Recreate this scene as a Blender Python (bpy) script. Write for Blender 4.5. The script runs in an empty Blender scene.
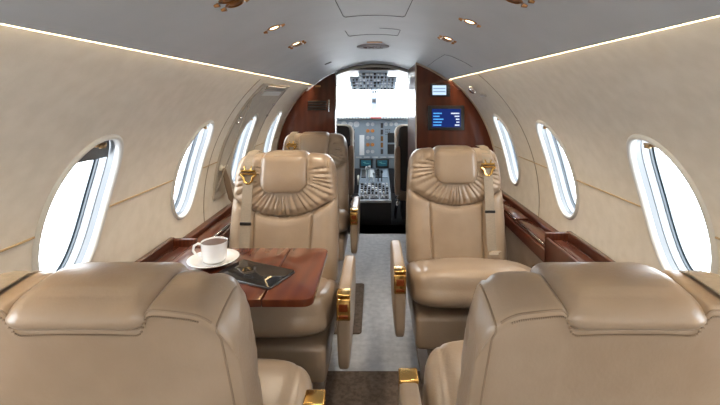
import bpy, bmesh, math, random
from mathutils import Vector, Matrix
random.seed(7)
PI = math.pi
SC = bpy.context.scene
COL = SC.collection
EYE = 1.26
# ------------------------------------------------------------------ camera
cam_d = bpy.data.cameras.new('camera')
cam = bpy.data.objects.new('camera', cam_d)
COL.objects.link(cam)
cam.location = (0, 0, EYE)
cam.rotation_euler = (PI / 2, 0, 0)
cam_d.sensor_width = 36
cam_d.lens = 20
cam_d.shift_x = -15 / 720
cam_d.shift_y = -105.5 / 720
cam_d.clip_start = 0.02
SC.camera = cam
# ------------------------------------------------------------------ daylight
world = bpy.data.worlds.new('world')
SC.world = world
world.use_nodes = True
wb = world.node_tree.nodes['Background']
wb.inputs[0].default_value = (0.90, 0.95, 1.0, 1)
wb.inputs[1].default_value = 8.5
SC.view_settings.view_transform = 'Standard'
SC.view_settings.look = 'None'
SC.view_settings.exposure = 0.5
SC.view_settings.gamma = 1
SC.view_settings.use_curve_mapping = False
COVE_POWER = 62.0
SPOT_GLOW = 5.0
SC.cycles.max_bounces = 12
SC.cycles.diffuse_bounces = 8
SC.cycles.glossy_bounces = 4
SC.cycles.transparent_max_bounces = 12
SC.cycles.sample_clamp_indirect = 6
SC.cycles.caustics_reflective = False
SC.cycles.caustics_refractive = False
SC.cycles.use_denoising = True
def area(name, loc, size, power, col, rot=(0, 0, 0)):
    l = bpy.data.lights.new(name, 'AREA'); l.shape = 'RECTANGLE'; l.size, l.size_y = size; l.energy = power; l.color = col
    o = bpy.data.objects.new(name, l); COL.objects.link(o); o.location = loc; o.rotation_euler = rot; return o
# unseen fill light added behind the camera to brighten the cabin
area('aft_fill_light', (0, -.75, 1.50), (.5, .9), 11, (1.0, .97, .92))
# ------------------------------------------------------------------ helpers
def tag(o, label=None, cat=None, group=None, kind=None):
    if label: o['label'] = label
    if cat: o['category'] = cat
    if group: o['group'] = group
    if kind: o['kind'] = kind
    return o
def empty(name, loc, rz=0.0):
    o = bpy.data.objects.new(name, None)
    COL.objects.link(o)
    o.empty_display_size = 0.05
    o.location = loc
    o.rotation_euler = (0, 0, rz)
    return o
def link(name, me, mat, parent=None, smooth=True, loc=None, rot=None):
    o = bpy.data.objects.new(name, me)
    COL.objects.link(o)
    if mat: me.materials.append(mat)
    if smooth is True:
        for p in me.polygons: p.use_smooth = True
    if parent: o.parent = parent
    if loc: o.location = loc
    if rot: o.rotation_euler = rot
    return o
def sharp(o, ang=40):
    me = o.data
    bm = bmesh.new(); bm.from_mesh(me)
    for f in bm.faces: f.smooth = True
    a = math.radians(ang)
    for e in bm.edges:
        if len(e.link_faces) == 2 and e.calc_face_angle(0) > a: e.smooth = False
    bm.to_mesh(me); bm.free()
    return o
def mesh(verts, faces):
    me = bpy.data.meshes.new('mesh')
    me.from_pydata([tuple(v) for v in verts], [], faces)
    bm = bmesh.new(); bm.from_mesh(me)
    bmesh.ops.remove_doubles(bm, verts=bm.verts, dist=1e-6)
    bmesh.ops.recalc_face_normals(bm, faces=bm.faces)
    bm.to_mesh(me); bm.free()
    me.update()
    return me
class MB:
    """collects simple shapes that make one part"""
    def __init__(s): s.v = []; s.f = []
    def add(s, verts, faces):
        b = len(s.v); s.v += [tuple(v) for v in verts]; s.f += [tuple(b + i for i in f) for f in faces]
    def box(s, c, d, bev=0.0, rz=0, rx=0, ry=0):
        bm = bmesh.new()
        bmesh.ops.create_cube(bm, size=1)
        for v in bm.verts: v.co = Vector((v.co.x * d[0], v.co.y * d[1], v.co.z * d[2]))
        if bev > 0: bmesh.ops.bevel(bm, geom=bm.edges[:], offset=bev, segments=3, affect='EDGES', profile=0.5)
        M = Matrix.Translation(c) @ Matrix.Rotation(rz, 4, 'Z') @ Matrix.Rotation(ry, 4, 'Y') @ Matrix.Rotation(rx, 4, 'X')
        bm.transform(M)
        bm.verts.index_update()
        s.add([v.co.copy() for v in bm.verts], [[v.index for v in f.verts] for f in bm.faces]); bm.free()
        return s
    def tube(s, pts, r, n=8, close=False, cap=True):
        pts = [Vector(p) for p in pts]; m = len(pts); rings = []
        up = None
        for i, p in enumerate(pts):
            a = pts[(i - 1) % m] if (close or i > 0) else p
            b = pts[(i + 1) % m] if (close or i < m - 1) else p
            t = (b - a).normalized()
            if up is None:
                up = Vector((0, 0, 1)) if abs(t.z) < .9 else Vector((1, 0, 0))
            u = (up - t * up.dot(t)).normalized(); w = t.cross(u); up = u
            rr = r[i] if isinstance(r, (list, tuple)) else r
            rings.append([p + (u * math.cos(2 * PI * k / n) + w * math.sin(2 * PI * k / n)) * rr for k in range(n)])
        vs = [v for q in rings for v in q]; fs = []
        for i in range(m if close else m - 1):
            j = (i + 1) % m
            for k in range(n): fs.append((i * n + k, i * n + (k + 1) % n, j * n + (k + 1) % n, j * n + k))
        if not close and cap:
            fs.append(tuple(range(n))); fs.append(tuple((m - 1) * n + k for k in range(n)))
        s.add(vs, fs); return s
    def lathe(s, prof, c=(0, 0, 0), n=40, M=None):
        vs = []; fs = []; m = len(prof)
        for r, z in prof:
            for k in range(n):
                p = Vector((r * math.cos(2 * PI * k / n), r * math.sin(2 * PI * k / n), z))
                if M: p = M @ p
                vs.append(p + Vector(c))
        for i in range(m - 1):
            for k in range(n): fs.append((i * n + k, i * n + (k + 1) % n, (i + 1) * n + (k + 1) % n, (i + 1) * n + k))
        if prof[0][0] > 1e-5: fs.append(tuple(range(n)))
        if prof[-1][0] > 1e-5 and not (prof[0][0] < 1e-5 and m == 2): fs.append(tuple((m - 1) * n + k for k in range(n)))
        s.add(vs, fs); return s
    def slab(s, outline, z0, z1, bev=0.004):
        """flat rounded plate from an outline in XY"""
        cx = sum(p[0] for p in outline) / len(outline); cy = sum(p[1] for p in outline) / len(outline)
        n = len(outline); rings = []
        prof = [(bev * (1 - math.sin(a)), z0 + bev * (1 - math.cos(a))) for a in (0, PI / 6, PI / 3, PI / 2)]
        prof += [(bev * (1 - math.cos(a)), z1 - bev * (1 - math.sin(a))) for a in (0, PI / 6, PI / 3, PI / 2)]
        for ins, z in prof:
            q = []
            for i, p in enumerate(outline):
                a = Vector(outline[i - 1]); b = Vector(outline[(i + 1) % n]); t = b - a
                if t.length < 1e-9: t = Vector((1, 0))
                nrm = Vector((-t.y, t.x)).normalized()
                q.append((p[0] + nrm.x * ins, p[1] + nrm.y * ins, z))
            rings.append(q)
        vs = [v for q in rings for v in q]; fs = []
        for i in range(len(rings) - 1):
            for k in range(n): fs.append((i * n + k, i * n + (k + 1) % n, (i + 1) * n + (k + 1) % n, (i + 1) * n + k))
        fs.append(tuple(range(n))); fs.append(tuple((len(rings) - 1) * n + k for k in range(n)))
        s.add(vs, fs); return s
    def build(s, name, mat, parent=None, ang=40, loc=None, rot=None):
        o = link(name, mesh(s.v, s.f), mat, parent, smooth=False, loc=loc, rot=rot)
        return sharp(o, ang)
def rrect(x0, y0, x1, y1, r, n=6):
    """counter-clockwise rounded rectangle; r = 4 radii or one"""
    if not isinstance(r, (list, tuple)): r = [r] * 4
    out = []
    for (cx, cy, a0, q) in ((x1, y1, 0, r[0]), (x0, y1, PI / 2, r[1]), (x0, y0, PI, r[2]), (x1, y0, 1.5 * PI, r[3])):
        sx = -1 if cx == x1 else 1; sy = -1 if cy == y1 else 1
        for k in range(n + 1):
            a = a0 + PI / 2 * k / n
            out.append((cx + sx * q + q * math.cos(a), cy + sy * q + q * math.sin(a)))
    return out
def cushion(d, e=4.0, n=14, fn=None):
    """superellipsoid pillow of full size d"""
    vs = []; idx = {}; fs = []
    def vid(p):
        k = tuple(round(c, 6) for c in p)
        if k not in idx:
            idx[k] = len(vs); q = Vector(p)
            L = (abs(q.x) ** e + abs(q.y) ** e + abs(q.z) ** e) ** (1 / e)
            q = q / L
            q = Vector((q.x * d[0] / 2, q.y * d[1] / 2, q.z * d[2] / 2))
            vs.append(fn(q) if fn else q)
        return idx[k]
    def g(i): return math.sin((i / n - .5) * PI * .5 ) / math.sin(PI * .25)
    for ax in range(3):
        for sg in (-1, 1):
            for i in range(n):
                for j in range(n):
                    q = []
                    for (a, b) in ((i, j), (i + 1, j), (i + 1, j + 1), (i, j + 1)):
                        p = [0, 0, 0]; p[ax] = sg; p[(ax + 1) % 3] = g(a); p[(ax + 2) % 3] = g(b); q.append(vid(p))
                    fs.append(q)
    return vs, fs
# ------------------------------------------------------------------ materials
def newmat(name):
    m = bpy.data.materials.new(name); m.use_nodes = True
    nt = m.node_tree; return m, nt, nt.nodes['Principled BSDF']
def plain(name, c, rough=.5, metal=0.0, coat=0.0, spec=.5):
    m, nt, b = newmat(name)
    b.inputs['Base Color'].default_value = (*c, 1); b.inputs['Roughness'].default_value = rough
    b.inputs['Metallic'].default_value = metal; b.inputs['Coat Weight'].default_value = coat
    b.inputs['Specular IOR Level'].default_value = spec
    return m
def textured(name, c1, c2, scale, rough, bump=0.0, bscale=None, coat=0.0, detail=6, stretch=(1, 1, 1), spec=.5, bd=.002):
    m, nt, b = newmat(name); N = nt.nodes; L = nt.links
    tc = N.new('ShaderNodeTexCoord'); mp = N.new('ShaderNodeMapping'); mp.inputs['Scale'].default_value = stretch
    L.new(tc.outputs['Object'], mp.inputs[0])
    nz = N.new('ShaderNodeTexNoise'); nz.inputs['Scale'].default_value = scale; nz.inputs['Detail'].default_value = detail
    L.new(mp.outputs[0], nz.inputs['Vector'])
    cr = N.new('ShaderNodeValToRGB'); cr.color_ramp.elements[0].position = .35; cr.color_ramp.elements[1].position = .65
    cr.color_ramp.elements[0].color = (*c1, 1); cr.color_ramp.elements[1].color = (*c2, 1)
    L.new(nz.outputs['Fac'], cr.inputs[0]); L.new(cr.outputs[0], b.inputs['Base Color'])
    b.inputs['Roughness'].default_value = rough; b.inputs['Coat Weight'].default_value = coat
    b.inputs['Coat Roughness'].default_value = .05
    b.inputs['Specular IOR Level'].default_value = spec
    if bump:
        n2 = N.new('ShaderNodeTexNoise'); n2.inputs['Scale'].default_value = bscale or scale * 10; n2.inputs['Detail'].default_value = 3
        L.new(tc.outputs['Object'], n2.inputs['Vector'])
        bp = N.new('ShaderNodeBump'); bp.inputs['Strength'].default_value = bump; bp.inputs['Distance'].default_value = bd
        L.new(n2.outputs['Fac'], bp.inputs['Height']); L.new(bp.outputs[0], b.inputs['Normal'])
    return m
def wood(name, dark, mid, light, rough=.38, scale=3.0, rot=0.0, coat=1.0):
    m, nt, b = newmat(name); N = nt.nodes; L = nt.links
    tc = N.new('ShaderNodeTexCoord'); mp = N.new('ShaderNodeMapping')
    mp.inputs['Rotation'].default_value = (0, 0, rot)
    mp.inputs['Scale'].default_value = (7, 1.0, 1.6)
    L.new(tc.outputs['Object'], mp.inputs[0])
    nz = N.new('ShaderNodeTexNoise'); nz.inputs['Scale'].default_value = scale; nz.inputs['Detail'].default_value = 8
    nz.inputs['Distortion'].default_value = .7
    L.new(mp.outputs[0], nz.inputs['Vector'])
    wv = N.new('ShaderNodeTexWave'); wv.inputs['Scale'].default_value = scale * .9; wv.inputs['Distortion'].default_value = 4
    wv.inputs['Detail'].default_value = 4; wv.inputs['Detail Scale'].default_value = 2
    L.new(mp.outputs[0], wv.inputs['Vector'])
    mx = N.new('ShaderNodeMath'); mx.operation = 'MULTIPLY_ADD'; mx.inputs[1].default_value = .22
    L.new(wv.outputs['Fac'], mx.inputs[0])
    m2 = N.new('ShaderNodeMath'); m2.operation = 'MULTIPLY'; m2.inputs[1].default_value = .82
    L.new(nz.outputs['Fac'], m2.inputs[0]); L.new(m2.outputs[0], mx.inputs[2])
    cr = N.new('ShaderNodeValToRGB'); e = cr.color_ramp.elements
    e[0].position = .25; e[0].color = (*dark, 1); e[1].position = .8; e[1].color = (*light, 1)
    k = e.new(.5); k.color = (*mid, 1)
    L.new(mx.outputs[0], cr.inputs[0]); L.new(cr.outputs[0], b.inputs['Base Color'])
    b.inputs['Roughness'].default_value = rough; b.inputs['Coat Weight'].default_value = coat
    b.inputs['Coat Roughness'].default_value = .03
    b.inputs['Specular IOR Level'].default_value = .15
    return m
def glow(name, c, s):
    m = bpy.data.materials.new(name); m.use_nodes = True; nt = m.node_tree
    nt.nodes.remove(nt.nodes['Principled BSDF']); e = nt.nodes.new('ShaderNodeEmission')
    e.inputs[0].default_value = (*c, 1); e.inputs[1].default_value = s
    nt.links.new(e.outputs[0], nt.nodes['Material Output'].inputs[0]); return m
def glass_mat():
    m = bpy.data.materials.new('window glass'); m.use_nodes = True; nt = m.node_tree; N = nt.nodes
    N.remove(N['Principled BSDF'])
    t = N.new('ShaderNodeBsdfTransparent'); t.inputs[0].default_value = (.97, .99, 1, 1)
    g = N.new('ShaderNodeBsdfGlossy'); g.inputs['Roughness'].default_value = .03
    lw = N.new('ShaderNodeLayerWeight')
    pw = N.new('ShaderNodeMath'); pw.operation = 'POWER'; pw.inputs[1].default_value = 5
    fr = N.new('ShaderNodeMath'); fr.operation = 'MULTIPLY_ADD'; fr.inputs[1].default_value = .6; fr.inputs[2].default_value = .03
    nt.links.new(lw.outputs['Facing'], pw.inputs[0]); nt.links.new(pw.outputs[0], fr.inputs[0])
    mx = N.new('ShaderNodeMixShader')
    nt.links.new(fr.outputs[0], mx.inputs[0]); nt.links.new(t.outputs[0], mx.inputs[1]); nt.links.new(g.outputs[0], mx.inputs[2])
    nt.links.new(mx.outputs[0], N['Material Output'].inputs[0]); return m
LEATHER = textured('tan leather', (.295, .218, .152), (.345, .26, .185), 7, .31, .5, 130, spec=.6, bd=.0009)
LEATHER_D = textured('tan leather seam', (.23, .165, .11), (.26, .19, .13), 9, .55, .2, 300)
SUEDE = textured('wall ultrasuede', (.64, .59, .51), (.69, .64, .56), 22, .85, .3, 160, detail=8, spec=.2, bd=.001)
HATCH = textured('hatch ultrasuede', (.42, .38, .33), (.46, .42, .36), 22, .8, .25, 160, spec=.2, bd=.001)
CEIL = textured('headliner vinyl', (.40, .42, .445), (.43, .45, .475), 6, .52, .08, 60, spec=.4)
CARPET = textured('aisle carpet', (.42, .43, .45), (.54, .545, .56), 30, .55, .5, 350, detail=9, spec=.35)
MATBROWN = textured('brown carpet', (.12, .09, .07), (.19, .145, .115), 60, .95, .8, 500, spec=.1)
WOOD = wood('mahogany gloss', (.045, .011, .005), (.075, .018, .008), (.115, .031, .012))
WOOD_T = wood('table veneer', (.085, .016, .006), (.13, .027, .009), (.19, .046, .015), rot=.4, scale=1.1)
WOOD_V = wood('panel veneer', (.050, .011, .0045), (.068, .015, .006), (.095, .023, .009), scale=.8, rough=.4, coat=.5)
GOLD = plain('polished gold', (.80, .50, .16), .22, 1.0)
GOLD_D = plain('amber recess', (.25, .05, .01), .2, .3)
CHROME = plain('chrome', (.75, .75, .76), .12, 1.0)
WHITE = plain('white window rim', (.55, .55, .53), .35)
LINER = plain('window liner grey', (.10, .11, .12), .3)
LINER2 = plain('window liner pale', (.17, .19, .21), .25)
GASKET = plain('window gasket blue grey', (.03, .045, .06), .3)
BELT = textured('belt webbing', (.25, .205, .155), (.30, .245, .185), 80, .8, .4, 600, stretch=(1, 1, 6))
BLACK = plain('black plastic', (.012, .012, .013), .4)
DARK = plain('dark grey', (.05, .05, .055), .5)
GREYP = plain('panel blue grey', (.30, .37, .45), .5)
GREYL = plain('panel light grey', (.60, .64, .68), .45)
CREAM = plain('cream plastic', (.62, .58, .5), .4)
PORC = plain('white porcelain', (.82, .82, .82), .12, coat=.6)
COFFEE = plain('coffee', (.09, .045, .025), .35)
SCREEN = plain('tablet glass', (.012, .011, .012), .05)
FLEECE = textured('sheepskin', (.78, .76, .70), (.88, .86, .80), 60, .9, .9, 200)
TAUPE = textured('taupe leather', (.23, .165, .12), (.27, .2, .145), 12, .5, .2, 300)
STRAP = plain('brown strap', (.17, .11, .065), .5)
GLASS = glass_mat()
LED = glow('cove led', (1.0, .80, .54), COVE_POWER)
LAMP = glow('spot lamp', (1.0, .72, .40), SPOT_GLOW)
# ------------------------------------------------------------------ fuselage shell
ZC, R = .685, .9
def P(side, phi, y, r=R):
    a = math.radians(phi)
    return Vector((side * r * math.cos(a), y, ZC + r * math.sin(a)))
WPHI, WB, WA = 15.8, math.degrees(.232 / R), .130     # window centre, half height (deg), half width (m)
PITCH = .705
LEFT_Y = [-.95, -.245, .46, 1.165, 1.87, 2.575, 3.28]
RIGHT_Y = [-.95, -.245, .46, 1.165, 1.87, 2.575]
PHI0, PHI1 = -6.0, 49.5
COVE = {-1: 49.8, 1: 51.6}
def ell(t, d=0.0):
    """window outline: offset d metres outwards -> (dy, dphi)"""
    e = 2.25
    c, s = math.cos(t), math.sin(t)
    k = (abs(c) ** e + abs(s) ** e) ** (-1 / e)
    return (WA + d) * k * c, (WB + math.degrees(d / R)) * k * s
def rect_pt(t, y0, y1, p0, p1):
    c, s = math.cos(t), math.sin(t)
    yc, pc = 0, 0
    ty = (y1 if c > 0 else -y0) / max(abs(c), 1e-9)
    tp = (math.radians(p1) * R if s > 0 else -math.radians(p0) * R) / max(abs(s), 1e-9)
    k = min(ty, tp)
    return c * k, math.degrees(s * k / R)
def cell(mb, side, yc, y0, y1, p0, p1, r=R, off=0.0, N=96, M=10):
    """patch of sidewall y0..y1 (relative), phi p0..p1 with the window hole"""
    ts = [2 * PI * k / N for k in range(N)]
    for (a, b) in ((y1, p1), (y0, p1), (y0, p0), (y1, p0)):   # exact corners
        ts.append(math.atan2(math.radians(b - WPHI) * R, a) % (2 * PI))
    ts = sorted(set(round(t, 9) for t in ts)); n = len(ts)
    vs = []; fs = []
    for j in range(M + 1):
        f = (j / M)
        for t in ts:
            ey, ep = ell(t, off); ry, rp = rect_pt(t, y0, y1, p0 - WPHI, p1 - WPHI)
            vs.append(P(side, WPHI + ep * (1 - f) + rp * f, yc + ey * (1 - f) + ry * f, r))
    for j in range(M):
        for k in range(n):
            k2 = (k + 1) % n
            fs.append((j * n + k, j * n + k2, (j + 1) * n + k2, (j + 1) * n + k))
    mb.add(vs, fs)
def wall_patch(mb, side, y0, y1, p0, p1, r=R, nph=24):
    vs = []; fs = []
    for i in range(nph + 1):
        ph = p0 + (p1 - p0) * i / nph
        vs += [P(side, ph, y0, r), P(side, ph, y1, r)]
    for i in range(nph): fs.append((2 * i, 2 * i + 1, 2 * i + 3, 2 * i + 2))
    mb.add(vs, fs)
YB, YLP, YRP = -1.3025, 3.64, 2.95
for side, ys, yend, nm in ((-1, LEFT_Y, YLP + .3, 'wall_left'), (1, RIGHT_Y, YLP + .3, 'wall_right')):
    mb = MB(); top = COVE[side]
    for y in ys: cell(mb, side, y, -PITCH / 2, PITCH / 2, PHI0, top)
    wall_patch(mb, side, ys[-1] + PITCH / 2, yend, PHI0, top)
    a = P(side, PHI0, 0); x = a.x; z = a.z
    mb.add([(x, YB, z), (x, yend, z), (x, yend, -.02), (x, YB, -.02)], [(0, 1, 2, 3)])
    tag(mb.build(nm, SUEDE, ang=60), kind='structure')
# windows: rim, reveal, pane
def ring(side, yc, seq, N=96):
    vs = []; fs = []
    for d, r in seq:
        for k in range(N):
            ey, ep = ell(2 * PI * k / N, d); vs.append(P(side, WPHI + ep, yc + ey, r))
    for j in range(len(seq) - 1):
        for k in range(N): fs.append((j * N + k, j * N + (k + 1) % N, (j + 1) * N + (k + 1) % N, (j + 1) * N + k))
    return vs, fs
RIM = [(.010, .9005), (.009, .895), (.005, .891), (.000, .890), (-.005, .893), (-.008, .900), (-.009, .910)]
LIN1 = [(-.009, .910), (-.009, .930), (-.011, .9305)]
LIN2 = [(-.011, .9305), (-.011, .955), (-.014, .9555)]
GSK = [(-.014, .9555), (-.014, .964), (-.019, .9645)]
LIN3 = [(-.019, .9645), (-.019, .976)]
wn = 0
mesh_cache = {}
def make_window(side, yc, shade, idx):
    def pt(name, seqs, mat, par=None):
        mb = MB()
        mb.add(*ring(side, yc, seqs)); return mb.build(name, mat, par, 50)
    f = pt('window_%d' % idx, RIM, WHITE); tag(f, kind='structure')
    pt('shade_track', LIN1, LINER, f); pt('reveal', LIN2, LINER2, f); pt('gasket', GSK, GASKET, f); pt('outer_ring', LIN3, LINER2, f)
    # pane
    mb = MB(); vs, fs = ring(side, yc, [(-.019, .9758), (-.019, .976)])
    vs = vs[:96]; mb.add(vs, [tuple(range(96))])
    mb.build('window_pane', GLASS, f)
    if shade:
        # pulled-down shade: part of the ellipse above a straight lower edge
        cut = WPHI + WB * (1 - 2 * shade)
        vs = []; fs = []; n = 24
        for i in range(n + 1):
            ph = cut + (WPHI + WB * .985 - cut) * i / n
            q = abs(ph - WPHI) / (WB - .8); q = min(q, .9999)
            hw = (WA - .013) * (1 - q ** 2.25) ** (1 / 2.25)
            for s in (-1, 1):
                vs.append(P(side, ph, yc + s * hw, .928))
        for i in range(n): fs.append((2 * i, 2 * i + 1, 2 * i + 3, 2 * i + 2))
        mb = MB(); mb.add(vs, fs); mb.build('window_shade', LINER, f)
    # small bronze shade latch at the top of the opening
    c = P(side, WPHI + WB * .86, yc, .912)
    mb = MB(); mb.box(c, (.014, .045, .010), .003); mb.box(c + Vector((-side * .008, 0, -.004)), (.012, .02, .012), .003)
    mb.build('shade_latch', plain_latch, f)
plain_latch = plain('bronze latch', (.30, .19, .09), .3, .8)
for y in LEFT_Y:
    wn += 1; make_window(-1, y, .20 if y < 1.5 else .10, wn)
for y in RIGHT_Y:
    wn += 1; make_window(1, y, .0 if y < 1.5 else .06, wn)
# ceiling panel
RC = .884
mb = MB(); vs = []; fs = []; n = 40
a0 = COVE[1] + 1.0; a1 = 180 - COVE[-1] - 1.0
for i in range(n + 1):
    a = math.radians(a0 + (a1 - a0) * i / n)
    for y in (YB, YLP + .3):
        for r in (RC, RC + .008):
            vs.append((r * math.cos(a), y, ZC + r * math.sin(a)))
for i in range(n):
    b = 4 * i; c = b + 4
    fs += [(b, b + 2, c + 2, c), (b + 1, b + 3, c + 3, c + 1), (b, b + 1, c + 1, c), (b + 2, b + 3, c + 3, c + 2)]
fs += [(0, 1, 3, 2), (4 * n, 4 * n + 1, 4 * n + 3, 4 * n + 2)]
mb.add(vs, fs); ceil = mb.build('ceiling', CEIL); tag(ceil, kind='structure')
# cove troughs + light strips
tn = 0
for side in (-1, 1):
    c = COVE[side]
    prof = [(c, R), (c + .1, .935), (c + 8, .935), (c + 8.5, RC + .006)]
    vs = []; fs = []
    for ph, r in prof: vs += [P(side, ph, YB, r), P(side, ph, YLP + .3, r)]
    for i in range(3): fs.append((2 * i, 2 * i + 1, 2 * i + 3, 2 * i + 2))
    mb = MB(); mb.add(vs, fs); tn += 1
    t = tag(mb.build('trim_%d' % tn, plain('cove paint %d' % side, (.42, .36, .27), .7), ang=20), kind='structure')
    mb = MB()
    q = [P(side, c + 2.2, 0, .914), P(side, c + 2.2, 0, .926), P(side, c + 4.6, 0, .926), P(side, c + 4.6, 0, .914)]
    vs = [(v.x, y, v.z) for y in (YB + .02, YLP - .02) for v in q]
    mb.add(vs, [(0, 1, 2, 3), (4, 5, 6, 7), (0, 1, 5, 4), (1, 2, 6, 5), (2, 3, 7, 6), (3, 0, 4, 7)])
    mb.build('light_strip', LED, t)
# brass seam along the sidewalls, between the windows
phs = math.degrees(math.asin((.90 - ZC) / R))
hole = WA + .010
for side, ys in ((-1, LEFT_Y), (1, RIGHT_Y)):
    mb = MB()
    for i, y in enumerate(ys):
        y1 = (ys[i + 1] - hole) if i + 1 < len(ys) else y + PITCH / 2
        mb.tube([P(side, phs, y + hole, R - .0005), P(side, phs, y1, R - .0005)], .0032, 6)
    tn += 1
    tag(mb.build('trim_%d' % tn, plain('seam piping %d' % side, (.42, .30, .16), .5)), kind='structure')
# vertical panel joint lines
tn += 1; mb = MB()
mb.tube([P(1, p, 2.19, R) for p in range(-6, 52, 3)], .003, 6)
mb.tube([P(-1, p, 2.10, R) for p in range(-6, 50, 3)], .003, 6)
tag(mb.build('trim_%d' % tn, plain('joint', (.3, .26, .2), .7)), kind='structure')
# floor
tag(MB().box((0, 1.0, -.02), (1.84, 5.9, .04)).build('floor', CARPET), kind='structure')
# aft bulkhead behind the camera
mb = MB(); vs = [(.935 * math.cos(math.radians(a)), YB, ZC + .935 * math.sin(math.radians(a))) for a in range(-6, 187, 4)]
vs += [(-.935, YB, -.02), (.935, YB, -.02)]
mb.add(vs, [tuple(range(len(vs)))]); tag(mb.build('wall_back', SUEDE), kind='structure')
# emergency hatch on the left around the sixth window
hy = LEFT_Y[5]
mb = MB()
cell(mb, -1, hy, -.36, .31, 0.0, 46.5, .892, .018)
for (ya, yb2, pa, pb) in ((-.36, -.36, 0, 46.5), (.31, .31, 0, 46.5)):
    vs = []; fs = []
    for i in range(25):
        p = pa + (pb - pa) * i / 24; vs += [P(-1, p, hy + ya, .892), P(-1, p, hy + ya, .901)]
    for i in range(24): fs.append((2 * i, 2 * i + 1, 2 * i + 3, 2 * i + 2))
    mb.add(vs, fs)
for p in (0, 46.5):
    mb.add([P(-1, p, hy - .36, .892), P(-1, p, hy + .31, .892), P(-1, p, hy + .31, .901), P(-1, p, hy - .36, .901)], [(0, 1, 2, 3)])
hatch = tag(mb.build('door_1', HATCH, ang=50), kind='structure')
mb = MB()
brd = [(-.345, 2), (-.345, 40), (-.32, 44.5), (.27, 44.5), (.295, 42), (.295, 2)]
mb.tube([P(-1, p, hy + y, .892) for y, p in brd[:2]] , .004, 6)
mb.tube([P(-1, 2 + 38 * i / 16, hy - .345, .892) for i in range(17)] + [P(-1, 44.5, hy - .32, .892)] + [P(-1, 44.5, hy + .27, .892)] + [P(-1, 42 - 40 * i / 16, hy + .295, .892) for i in range(17)], .005, 8)
mb.build('door_trim', plain('hatch trim', (.30, .27, .24), .6), hatch)
def wall_box(mb, side, phi, y, r, d, bev=.003):
    """box lying against the sidewall; d = (thickness, along cabin, up the wall)"""
    a = math.radians(phi)
    mb.box(P(side, phi, y, r), (d[0], d[1], d[2]), bev, ry=(-a if side > 0 else a))
mb = MB(); wall_box(mb, -1, 42.2, hy - .03, .889, (.012, .42, .030)); mb.build('handle', WHITE, hatch)
mb = MB(); wall_box(mb, -1, 45, hy - .03, .889, (.010, .46, .030)); mb.build('handle_recess', plain('recess grey', (.2, .185, .165), .6), hatch)
for p, y in ((36, -.30), (31, -.31), (29, -.31), (36, .26), (30, .27)):
    mb = MB(); wall_box(mb, -1, p, hy + y, .888, (.012, .03, .014)); mb.build('latch', CHROME, hatch)
# ------------------------------------------------------------------ forward partitions, cockpit shell
def arc_pts(r, x0, x1, n=24):
    return [(x0 + (x1 - x0) * i / n, ZC + math.sqrt(max(r * r - (x0 + (x1 - x0) * i / n) ** 2, 0))) for i in range(n + 1)]
def plate(mb, outline, y0, y1):
    n = len(outline)
    vs = [(x, y0, z) for x, z in outline] + [(x, y1, z) for x, z in outline]
    mb.add(vs, [tuple(range(n)), tuple(range(n, 2 * n))] + [(i, (i + 1) % n, n + (i + 1) % n, n + i) for i in range(n)])
rp = .8995
def side_plate(x_in, side, y0, y1, rr=rp):
    pts = [(side * x_in, -.0), (side * .893, 0)]
    pts += [(side * rr * math.cos(math.radians(a)), ZC + rr * math.sin(math.radians(a))) for a in range(-4, 46, 3)]
    ct = COVE[side]
    pts += [(side * .878 * math.cos(math.radians(a)), ZC + .878 * math.sin(math.radians(a))) for a in (46, 50, 54, 58, 62, 66) if .878 * math.cos(math.radians(a)) > x_in + .01]
    pts.append((side * x_in, ZC + math.sqrt(.878 ** 2 - x_in ** 2)))
    mb = MB(); plate(mb, pts, y0, y1); return mb
wl = tag(side_plate(.355, -1, YLP, YLP + .05).build('wall_partition_left', WOOD_V, ang=30), kind='structure')
wr = tag(side_plate(.302, 1, YRP, YLP + .05).build('wall_partition_right', WOOD_V, ang=30), kind='structure')
# beige edge mouldings following the partitions
tn += 1; mb = MB()
mb.tube([(.878 * math.cos(math.radians(a)), YRP, ZC + .878 * math.sin(math.radians(a))) for a in range(70, 52, -2)] + [(rp * math.cos(math.radians(a)), YRP, ZC + rp * math.sin(math.radians(a))) for a in range(51, -4, -3)], .008, 8)
mb.tube([(.302, YRP + .002, .01), (.302, YRP + .002, 1.50)], .006, 8)
tag(mb.build('trim_%d' % tn, plain('edge cream', (.40, .32, .24), .5)), kind='structure')
tn += 1; mb = MB()
mb.tube([(-.355, YLP - .002, .01), (-.355, YLP - .002, 1.488)], .008, 8)
mb.tube([(-rp * math.cos(math.radians(a)), YLP, ZC + rp * math.sin(math.radians(a))) for a in range(-4, 48, 3)], .010, 8)
tag(mb.build('trim_%d' % tn, CHROME), kind='structure')
# header arch over the cockpit doorway
o = [(-.355, 1.505), (.302, 1.505)] + [(x, z) for x, z in arc_pts(.879, .302, -.355, 16)]
mb = MB(); plate(mb, o, YLP, YLP + .05); hd = tag(mb.build('wall_header', plain('header brown', (.10, .075, .055), .5), ang=30), kind='structure')
mb = MB(); mb.tube([(x, YLP - .004, z - .018) for x, z in arc_pts(.876, .30, -.353, 20)], .012, 8)
mb.build('header_trim', plain('header cream', (.45, .43, .38), .5), hd)
mb = MB()
for i in range(16): mb.box((-.20 + i * .024, YLP - .004, 1.520), (.014, .008, .012), .002)
mb.build('label_strip', DARK, hd)
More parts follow.
